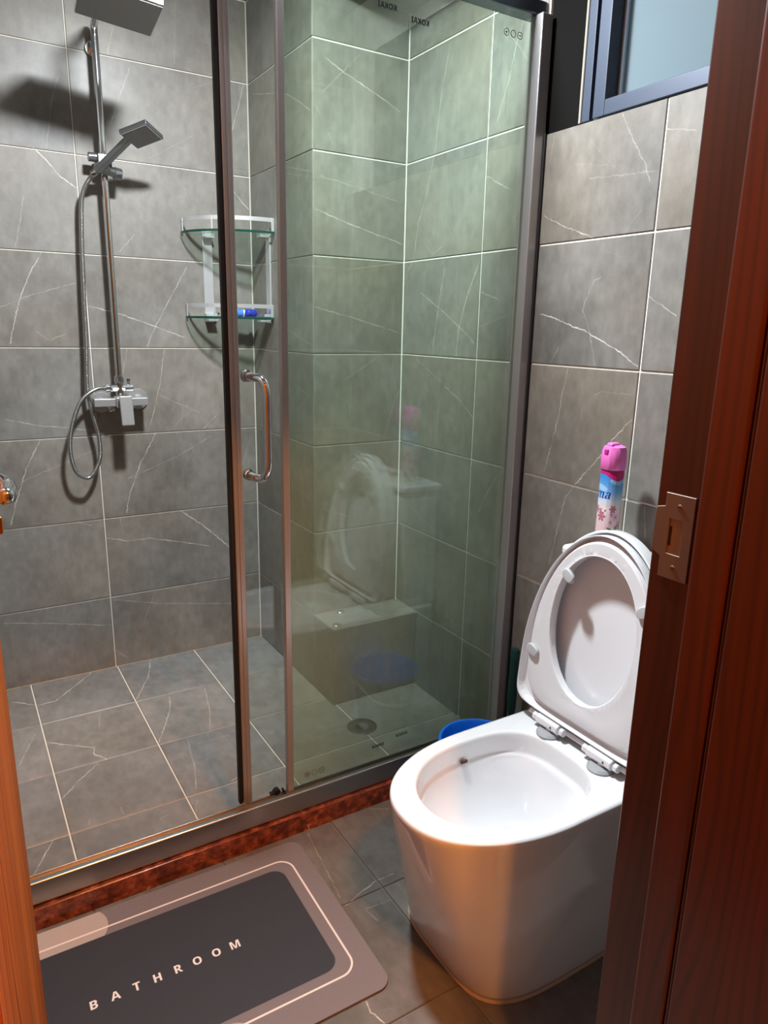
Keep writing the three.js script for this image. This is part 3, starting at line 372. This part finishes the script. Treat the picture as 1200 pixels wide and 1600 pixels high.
  const a = thing('soap_packet', 'light blue crumpled soap packet on the lower glass shelf', 'packet', [-0.097, 1.2957, 0.095]); const pm = mesh('wrapper', uvx(roll(0.062, 0.0165, 0.06), 0.062), std(0xffffff, 0.35, 0, { map: canvasTexture(cv), clearcoat: 0.4 }), a); 
  mesh('end_crimp', rbox(0.028, 0.004, -0.013, 0.04, 0.018, 0.013, 0.002), std(0xcfdcf2, 0.4), a);
  const b = thing('soap_packet', 'dark blue crumpled packet beside the light blue one', 'packet', [-0.052, 1.2957, 0.1]); mesh('wrapper', roll(0.052, 0.017, 0.09), std(0x1f33a4, 0.3, 0, { clearcoat: 0.5 }), b).rotation.y = 0.4; mesh('end_crimp', rbox(0.02, 0.004, -0.012, 0.029, 0.016, 0.004, 0.002), std(0x2a43c0, 0.35), b);
}
// ------------------------------------------------------------------ toilet
{
  const ZC = 1.653, DY = FY, ceramic = std(0xe6e9eb, 0.12, 0, { clearcoat: 0.6, clearcoatRoughness: 0.04 }), plastic = std(0xe3e6e9, 0.25, 0, { clearcoat: 0.3 }), greyP = std(0x9fa3a6, 0.45), rubber = std(0xb9bdbf, 0.5);
  const t = thing('toilet', 'white one-piece toilet with its seat and lid raised', 'toilet', [0, FY, ZC]);
  const N = 200;
  const ring = (cx, aF, aB, b, nF, nB, y, dz = 0) => { const o = []; for (let i = 0; i < N; i++) { const a = -i / N * Math.PI * 2, c = Math.cos(a), s = Math.sin(a), n = c > 0 ? nF : nB; o.push(V(cx - Math.sign(c) * Math.pow(Math.abs(c), 2 / n) * (c > 0 ? aF : aB), y - DY, dz + Math.sign(s) * Math.pow(Math.abs(s), 2 / n) * b)); } return o; };
  const mix = (a, b, t) => a + (b - a) * t;
  const R = [];
  const outer = (k, y, inset = 0) => { const s = Math.pow(k, 0.9); return ring(mix(0.0, -0.08, k), mix(0.270, 0.287, s) - inset + (k < 1 ? mix(0, 0, k) : 0), mix(0.334, 0.414, k) - inset, mix(0.179, 0.186, s) - inset, mix(4.2, 2.2, Math.pow(k, 0.7)), 14, y); };
  // skirt from floor to rim, with the shallow recess behind the swept crease on each side
  const crease = (y) => -0.175 + 0.235 * Math.pow(Math.max(0, Math.min(1, (y - FY) / 0.255)), 1.9);
  for (let j = 0; j <= 34; j++) { const k = j / 34, y = FY + 0.002 + k * 0.364, r = outer(k, y); for (const p of r) { const side = Math.abs(p.z) / 0.186, e = (p.x - crease(y)) / 0.02; if (side > 0.8 && y < 0.3) { const f = 1 / (1 + Math.exp(-e * 3)) * Math.min(1, (0.3 - y) / 0.05); p.z -= Math.sign(p.z) * 0.0026 * f * Math.min(1, Math.max(0, (y - FY - 0.01) / 0.04)); } } R.push(r); }
  const top = 0.36; for (const [i, y] of [[0.0008, 0.3545], [0.0035, 0.3578], [0.008, 0.3597], [0.014, top]]) R.push(outer(1, y, i));
  const inner = (s, y, cx = -0.125, dn = 0) => ring(cx, 0.183 * s, 0.185 * s, 0.143 * s, 2.05, 3.1 - dn, y);
  R.push(inner(1.07, top), inner(1.03, 0.3597), inner(1.008, 0.357), inner(0.997, 0.352), inner(0.99, 0.34), inner(0.985, 0.322), inner(0.984, 0.316), inner(0.978, 0.311), inner(0.955, 0.308), inner(0.93, 0.304), inner(0.915, 0.296));
  for (const [s, y, cx] of [[0.88, 0.276, -0.122], [0.81, 0.25, -0.116], [0.73, 0.226, -0.11], [0.64, 0.205, -0.1], [0.54, 0.188, -0.088], [0.44, 0.176, -0.08], [0.36, 0.168, -0.075], [0.3, 0.158, -0.07], [0.25, 0.14, -0.065], [0.18, 0.12, -0.06], [0.06, 0.11, -0.06]]) R.push(inner(s, y, cx, 0.9));
  const body = loft(R, [true, true]); mesh('bowl', body, ceramic, t);
  mesh('water', loft([inner(0.385, 0.1695, -0.0755, 0.9).map((p) => p), inner(0.01, 0.1695, -0.0755, 0.9)], [false, true]), std(0xf4fbff, 0.02, 0, { transmission: 1, thickness: 0 }), t);
  mesh('flush_outlet', rbox(-0.009, -0.004, -0.003, 0.009, 0.004, 0.003, 0.0025).rotateY(-0.1).translate(-0.112, 0.3155 - DY, -0.1345), std(0x54301f, 0.8), t).userData.label = 'brownish flush outlet under the rim';
  // sealant bead at the floor
  mesh('sealant', toCreasedNormals(loft([outer(0, FY, -0.003), outer(0, FY + 0.004, -0.0022), outer(0.01, FY + 0.006, 0.001)]), 1), std(0xb8a490, 0.7), t).userData.label = 'discoloured sealant bead round the foot';
  // cistern
  const tk = mesh('cistern', rbox(0.19, 0.352 - DY, -0.176, WX - 0.0015, 0.75 - DY, 0.178, 0.02, 5), ceramic, t);
  mesh('cistern_lid', rbox(0.185, 0.7515 - DY, -0.181, WX - 0.001, 0.778 - DY, 0.181, 0.01, 4), ceramic, t);
  mesh('flush_button', join([lathe([[0.028, 0], [0.028, 0.003], [0.025, 0.005], [0.022, 0.0045], [0.0205, 0.006], [0, 0.0068]], [0.252, 0.778 - DY, 0.0])]), chrome, t);
  // seat and lid: u across (z), v along from the hinge, h towards the viewer (-x), leaning back
  const tilt = 0.105, ox = 0.108, oy = 0.372 - DY;
  const put = (u, v, h) => V(ox + Math.sin(tilt) * v - Math.cos(tilt) * h, oy + Math.cos(tilt) * v + Math.sin(tilt) * h, u);
  const egg = (cv, aF, aB, b, nF, nB, h, M = 180) => { const o = []; for (let i = 0; i < M; i++) { const a = i / M * Math.PI * 2, c = Math.cos(a), s = Math.sin(a), n = c > 0 ? nF : nB; o.push([Math.sign(s) * Math.pow(Math.abs(s), 2 / n) * b, cv + Math.sign(c) * Math.pow(Math.abs(c), 2 / n) * (c > 0 ? aF : aB), h]); } return o; };
  const P = (a) => a.map((q) => put(...q)).reverse();
  const seatOut = (h, d = 0) => egg(0.15, 0.328 - d, 0.126 - d, 0.197 - d, 1.95, 9, h), seatIn = (h, d = 0) => egg(0.262, 0.166 + d, 0.168 + d, 0.117 + d, 2.1, 2.0, h).map((q) => [q[0] - 0.006, q[1], q[2]]);
  const lerp = (a, b, f, h) => a.map((q, i) => [q[0] + (b[i][0] - q[0]) * f, q[1] + (b[i][1] - q[1]) * f, h]);
  const so = seatOut(0), si = seatIn(0), S = [];
  for (const [f, h] of [[0.04, -0.012], [0, -0.008], [0, 0.009], [0.006, 0.0122], [0.02, 0.0135], [0.045, 0.0135], [0.065, 0.0115], [0.085, 0.001], [0.13, -0.004], [0.22, -0.004], [0.27, 0.002], [0.32, 0.0095], [0.4, 0.0122], [0.7, 0.0115], [0.9, 0.0105], [0.955, 0.0112], [0.985, 0.0102], [1, 0.0075], [1.0, -0.006], [0.97, -0.012], [0.04, -0.012]]) S.push(P(lerp(so, si, f, h + 0.012)));
  const seat = mesh('seat', toCreasedNormals(loft(S), 0.55), plastic, t); seat.userData.label = 'raised oval seat ring';
  const bump = (u, v, r) => { const o = []; for (const [s, h] of [[1, 0.022], [1, 0.0285], [0.93, 0.0312], [0.8, 0.0318]]) o.push(egg(0, 0.0185 * s, 0.0185 * s, 0.0125 * s, 2.6, 2.6, h, 40).map(([a, b, hh]) => put(u + a * Math.cos(r) - b * Math.sin(r), v + a * Math.sin(r) + b * Math.cos(r), hh)).reverse()); mesh('bumper', loft(o, [true, true]), rubber, seat); };
  bump(-0.087, 0.365, 1.0); bump(-0.158, 0.16, 1.25); bump(0.122, 0.352, -1.0); bump(0.158, 0.16, -1.25);
  const LO = (h, d = 0) => egg(0.15, 0.338 - d, 0.136 - d, 0.205 - d, 1.95, 10, h), T = [];
  for (const [d, h] of [[0.06, -0.034], [0.02, -0.033], [0.006, -0.029], [0, -0.022], [0, 0.006], [0.0015, 0.0085], [0.004, 0.0085], [0.0055, 0.006], [0.007, -0.012], [0.012, -0.02], [0.03, -0.0225], [0.1, -0.024]]) T.push(P(LO(h, d)));
  const lid = mesh('lid', loft(T, [true, true]), plastic, t); lid.userData.label = 'raised lid behind the seat';
  // hinge hardware
  for (const z of [-0.073, 0.083]) {
    const hb = mesh('hinge', join([cyl(V(0.088, 0.383 - DY, z - 0.038), V(0.088, 0.383 - DY, z + 0.03), 0.0125), cyl(V(0.088, 0.383 - DY, z + 0.034), V(0.088, 0.383 - DY, z + 0.045), 0.0095), cyl(V(0.088, 0.383 - DY, z - 0.052), V(0.088, 0.383 - DY, z - 0.0395), 0.0095), cyl(V(0.09, 0.36 - DY, z), V(0.09, 0.376 - DY, z), 0.011, 0.0105)]), plastic, t);
    mesh('hinge_washer', lathe([[0, 0], [0.029, 0], [0.029, 0.004], [0.024, 0.0085], [0.014, 0.0095], [0, 0.0095]], [0.085, 0.36 - DY, z]), greyP, hb);
    mesh('hinge_hole', new THREE.SphereGeometry(0.0028, 12, 8).translate(0.0765, 0.384 - DY, z + 0.012), std(0x3c3f42, 0.7), hb);
  }
  mesh('hinge_rod', cyl(V(0.097, 0.381 - DY, -0.15), V(0.097, 0.381 - DY, 0.15), 0.0055), plastic, t);
}
// ------------------------------------------------------------------ air freshener can on the cistern
{
  const x = 0.256, z = 1.543, y = 0.778, W = 512, H = 512, c = document.createElement('canvas'); c.width = W; c.height = H; const g = c.getContext('2d');
  const gr = g.createLinearGradient(0, 0, 0, H); for (const [s, q] of [[0, '#2f74c0'], [0.1, '#3f86cc'], [0.26, '#6ea9db'], [0.38, '#c9d6e2'], [0.46, '#e3d3d6'], [0.7, '#e2c3c6'], [1, '#d9c9c4']]) gr.addColorStop(s, q); g.fillStyle = gr; g.fillRect(0, 0, W, H);
  for (let k = 0; k < 5; k++) { g.fillStyle = 'rgba(255,255,255,.35)'; g.beginPath(); g.ellipse(k * 110 + 40, 70 + (k % 2) * 40, 50, 18, 0.2, 0, 7); g.fill(); }
  for (let k = 0; k < 34; k++) { const a = rnd() * W, b = 225 + rnd() * 230, s = 8 + rnd() * 16; g.fillStyle = ['#c58fb6', '#b4617c', '#d9a3c4', '#e9dfe4'][k % 4]; for (let q = 0; q < 6; q++) { g.beginPath(); g.ellipse(a + Math.cos(q * 1.05) * s, b + Math.sin(q * 1.05) * s, s * 0.62, s * 0.4, q * 1.05, 0, 7); g.fill(); } g.fillStyle = '#8a5a3c'; g.beginPath(); g.arc(a, b, s * 0.36, 0, 7); g.fill(); }
  for (let k = 0; k < 60; k++) { const a = rnd() * W, b = 430 + rnd() * 82; g.fillStyle = ['#5f8f4c', '#3f7236', '#86a86a'][k % 3]; g.beginPath(); g.ellipse(a, b, 5, 26 * rnd() + 6, (rnd() - 0.5), 0, 7); g.fill(); }
  for (let k = 0; k < 24; k++) { const a = (0.93 + (rnd() - 0.5) * 0.12) * W, b = 360 + rnd() * 150; g.fillStyle = ['#6f9a4e', '#4c7f3a'][k % 2]; g.beginPath(); g.ellipse(a, b, 6, 22, rnd() * 3, 0, 7); g.fill(); }
  g.fillStyle = '#b0226e'; g.fillRect(0, 0, W, 26); for (let a = 0; a < W; a += 4) { g.fillRect(a, 20, 4, 22 + 22 * Math.sin(a / W * 6.28 * 2 + 2.2)); }
  g.fillStyle = '#173a8f'; g.font = 'italic bold 78px serif'; g.textAlign = 'center'; g.fillText('oma', 0.70 * W, 178);
  const t = thing('air_freshener', 'pink-capped floral spray can standing on the cistern', 'spray can', [x, y, z]);
  const body = new THREE.LatheGeometry([[0, 0.0], [0.022, 0.0], [0.0255, 0.004], [0.026, 0.007], [0.026, 0.182], [0.0255, 0.186], [0.0215, 0.193], [0, 0.195]].map(([a, b]) => new THREE.Vector2(a, b)), 48); { const p = body.attributes.position, uv = body.attributes.uv; for (let i = 0; i < p.count; i++) uv.setY(i, Math.min(1, Math.max(0, p.getY(i) / 0.187))); }
  mesh('can_body', toCreasedNormals(body, 0.6), std(0xffffff, 0.28, 0.1, { map: canvasTexture(c) }), t);
  const pink = std(0xe272c0, 0.3, 0, { clearcoat: 0.2 });
  const cap = mesh('cap', join([lathe([[0.0, 0.188], [0.0275, 0.188], [0.0285, 0.19], [0.0282, 0.215], [0.0265, 0.232], [0.0235, 0.239], [0.014, 0.243], [0, 0.2435]], [0, 0, 0]), rbox(-0.02, 0.232, -0.009, 0.008, 0.2485, 0.009, 0.005, 3)]), pink, t);
  mesh('spray_nozzle', rbox(-0.0285, 0.222, -0.0055, -0.02, 0.2345, 0.0055, 0.002), std(0xb8277f, 0.4), cap);
}
// ------------------------------------------------------------------ brush, bucket, mat
{
  const t = thing('toilet_brush', 'dark green toilet brush standing in its holder by the wall', 'toilet brush', [0.289, FY, 1.232]), dg = std(0x0d3a36, 0.35), bl = std(0x10201f, 0.5);
  mesh('holder', lathe([[0, 0.0], [0.038, 0], [0.041, 0.004], [0.036, 0.1], [0.034, 0.13], [0.031, 0.13], [0.033, 0.1], [0.036, 0.01], [0, 0.01]], [0, 0, 0]), bl, t);
  mesh('handle', lathe([[0, 0.06], [0.008, 0.06], [0.008, 0.19], [0.012, 0.21], [0.0135, 0.25], [0.0125, 0.36], [0.0135, 0.395], [0.011, 0.403], [0, 0.405]], [0, 0, 0]), dg, t);
  const br = []; for (let i = 0; i < 120; i++) { const a = i * 2.4, yy = 0.03 + (i / 120) * 0.08; br.push(cyl(V(0, yy, 0), V(Math.cos(a) * 0.025, yy + 0.004, Math.sin(a) * 0.025), 0.0008, 0.0006, 5)); } const b = mesh('bristles', join(br), std(0xd7dad8, 0.8), t); b.userData.kind = 'stuff';
}
{
  const t = thing('bucket', 'blue round plastic bucket between the toilet and the shower', 'bucket', [0.062, FY, 1.362]), blue = std(0x0f70dc, 0.3, 0, { clearcoat: 0.3 });
  mesh('pail', lathe([[0, 0], [0.074, 0], [0.078, 0.004], [0.098, 0.235], [0.105, 0.238], [0.1065, 0.246], [0.104, 0.252], [0.098, 0.252], [0.095, 0.245], [0.074, 0.014], [0, 0.012]], [0, 0, 0], 64), blue, t);
  mesh('bail_handle', tube([0, 0.25, 0.5, 0.75, 1].map((s) => V(Math.cos(s * Math.PI) * 0.1085, 0.232 - Math.sin(s * Math.PI) * 0.06, -Math.sin(s * Math.PI) * 0.102 - 0.004)), 0.0022, 40, 8), std(0xd8dde0, 0.35), t);
  mesh('water', new THREE.CircleGeometry(0.083, 48).rotateX(-Math.PI / 2).translate(0, 0.12, 0), std(0xbcd6ff, 0.03, 0, { transmission: 0.9, thickness: 0 }), t);
}
{
  const x0 = -1.165, x1 = -0.384, z0 = 1.184, z1 = 1.663, ppm = 1300, W = Math.round((x1 - x0) * ppm), H = Math.round((z1 - z0) * ppm), c = document.createElement('canvas'); c.width = W; c.height = H; const g = c.getContext('2d');
  const X = (x) => (x - x0) * ppm, Z = (z) => (z - z0) * ppm;
  g.fillStyle = '#6c6768'; g.fillRect(0, 0, W, H);
  g.fillStyle = '#a49b93'; const pill = (a, b, d, e) => { g.beginPath(); g.roundRect(X(a), Z(d), (b - a) * ppm, (e - d) * ppm, Math.min(b - a, e - d) * ppm / 2); g.fill(); };
  pill(-1.08, -0.852, 1.16, 1.28); pill(-0.83, -0.652, 1.585, 1.7);
  g.strokeStyle = '#d8d2cb'; g.lineWidth = 0.0045 * ppm; g.beginPath(); g.roundRect(X(-1.119), Z(1.236), (-0.430 + 1.119) * ppm, (1.600 - 1.236) * ppm, 0.035 * ppm); g.stroke();
  g.fillStyle = '#262a31'; g.beginPath(); g.roundRect(X(-1.091), Z(1.258), (-0.458 + 1.091) * ppm, (1.5765 - 1.258) * ppm, 0.032 * ppm); g.fill();
  const im = g.getImageData(0, 0, W, H); for (let i = 0; i < im.data.length; i += 4) { const s = (rnd() - 0.5) * 7; im.data[i] += s; im.data[i + 1] += s; im.data[i + 2] += s; } g.putImageData(im, 0, 0);
  g.fillStyle = '#dcd9d4'; g.font = `bold ${0.0275 * ppm}px sans-serif`; g.textAlign = 'center';
  'BATHROOM'.split('').forEach((ch, i) => g.fillText(ch, X(-0.913 + i * 0.0405), Z(1.428)));
  const r = 0.03, w2 = (x1 - x0) / 2, d2 = (z1 - z0) / 2, s = new THREE.Shape(); s.moveTo(-w2 + r, -d2); s.lineTo(w2 - r, -d2); s.absarc(w2 - r, -d2 + r, r, -Math.PI / 2, 0); s.lineTo(w2, d2 - r); s.absarc(w2 - r, d2 - r, r, 0, Math.PI / 2); s.lineTo(-w2 + r, d2); s.absarc(-w2 + r, d2 - r, r, Math.PI / 2, Math.PI); s.lineTo(-w2, -d2 + r); s.absarc(-w2 + r, -d2 + r, r, Math.PI, Math.PI * 1.5);
  const geo = new THREE.ExtrudeGeometry(s, { depth: 0.0035, bevelEnabled: true, bevelSize: 0.001, bevelThickness: 0.001, bevelSegments: 2, curveSegments: 12 }).rotateX(-Math.PI / 2), p = geo.attributes.position, uv = geo.attributes.uv;
  for (let i = 0; i < p.count; i++) uv.setXY(i, (p.getX(i) + w2) / (2 * w2), (d2 - p.getZ(i)) / (2 * d2));
  const m = tag(mesh('bath_mat', geo, std(0xffffff, 0.75, 0, { map: canvasTexture(c) })), 'grey bath mat with a black centre reading BATHROOM', 'bath mat'); m.position.set((x0 + x1) / 2, FY + 0.0012, (z0 + z1) / 2); m.rotation.y = -0.012;
}
renderer.render(scene, camera);
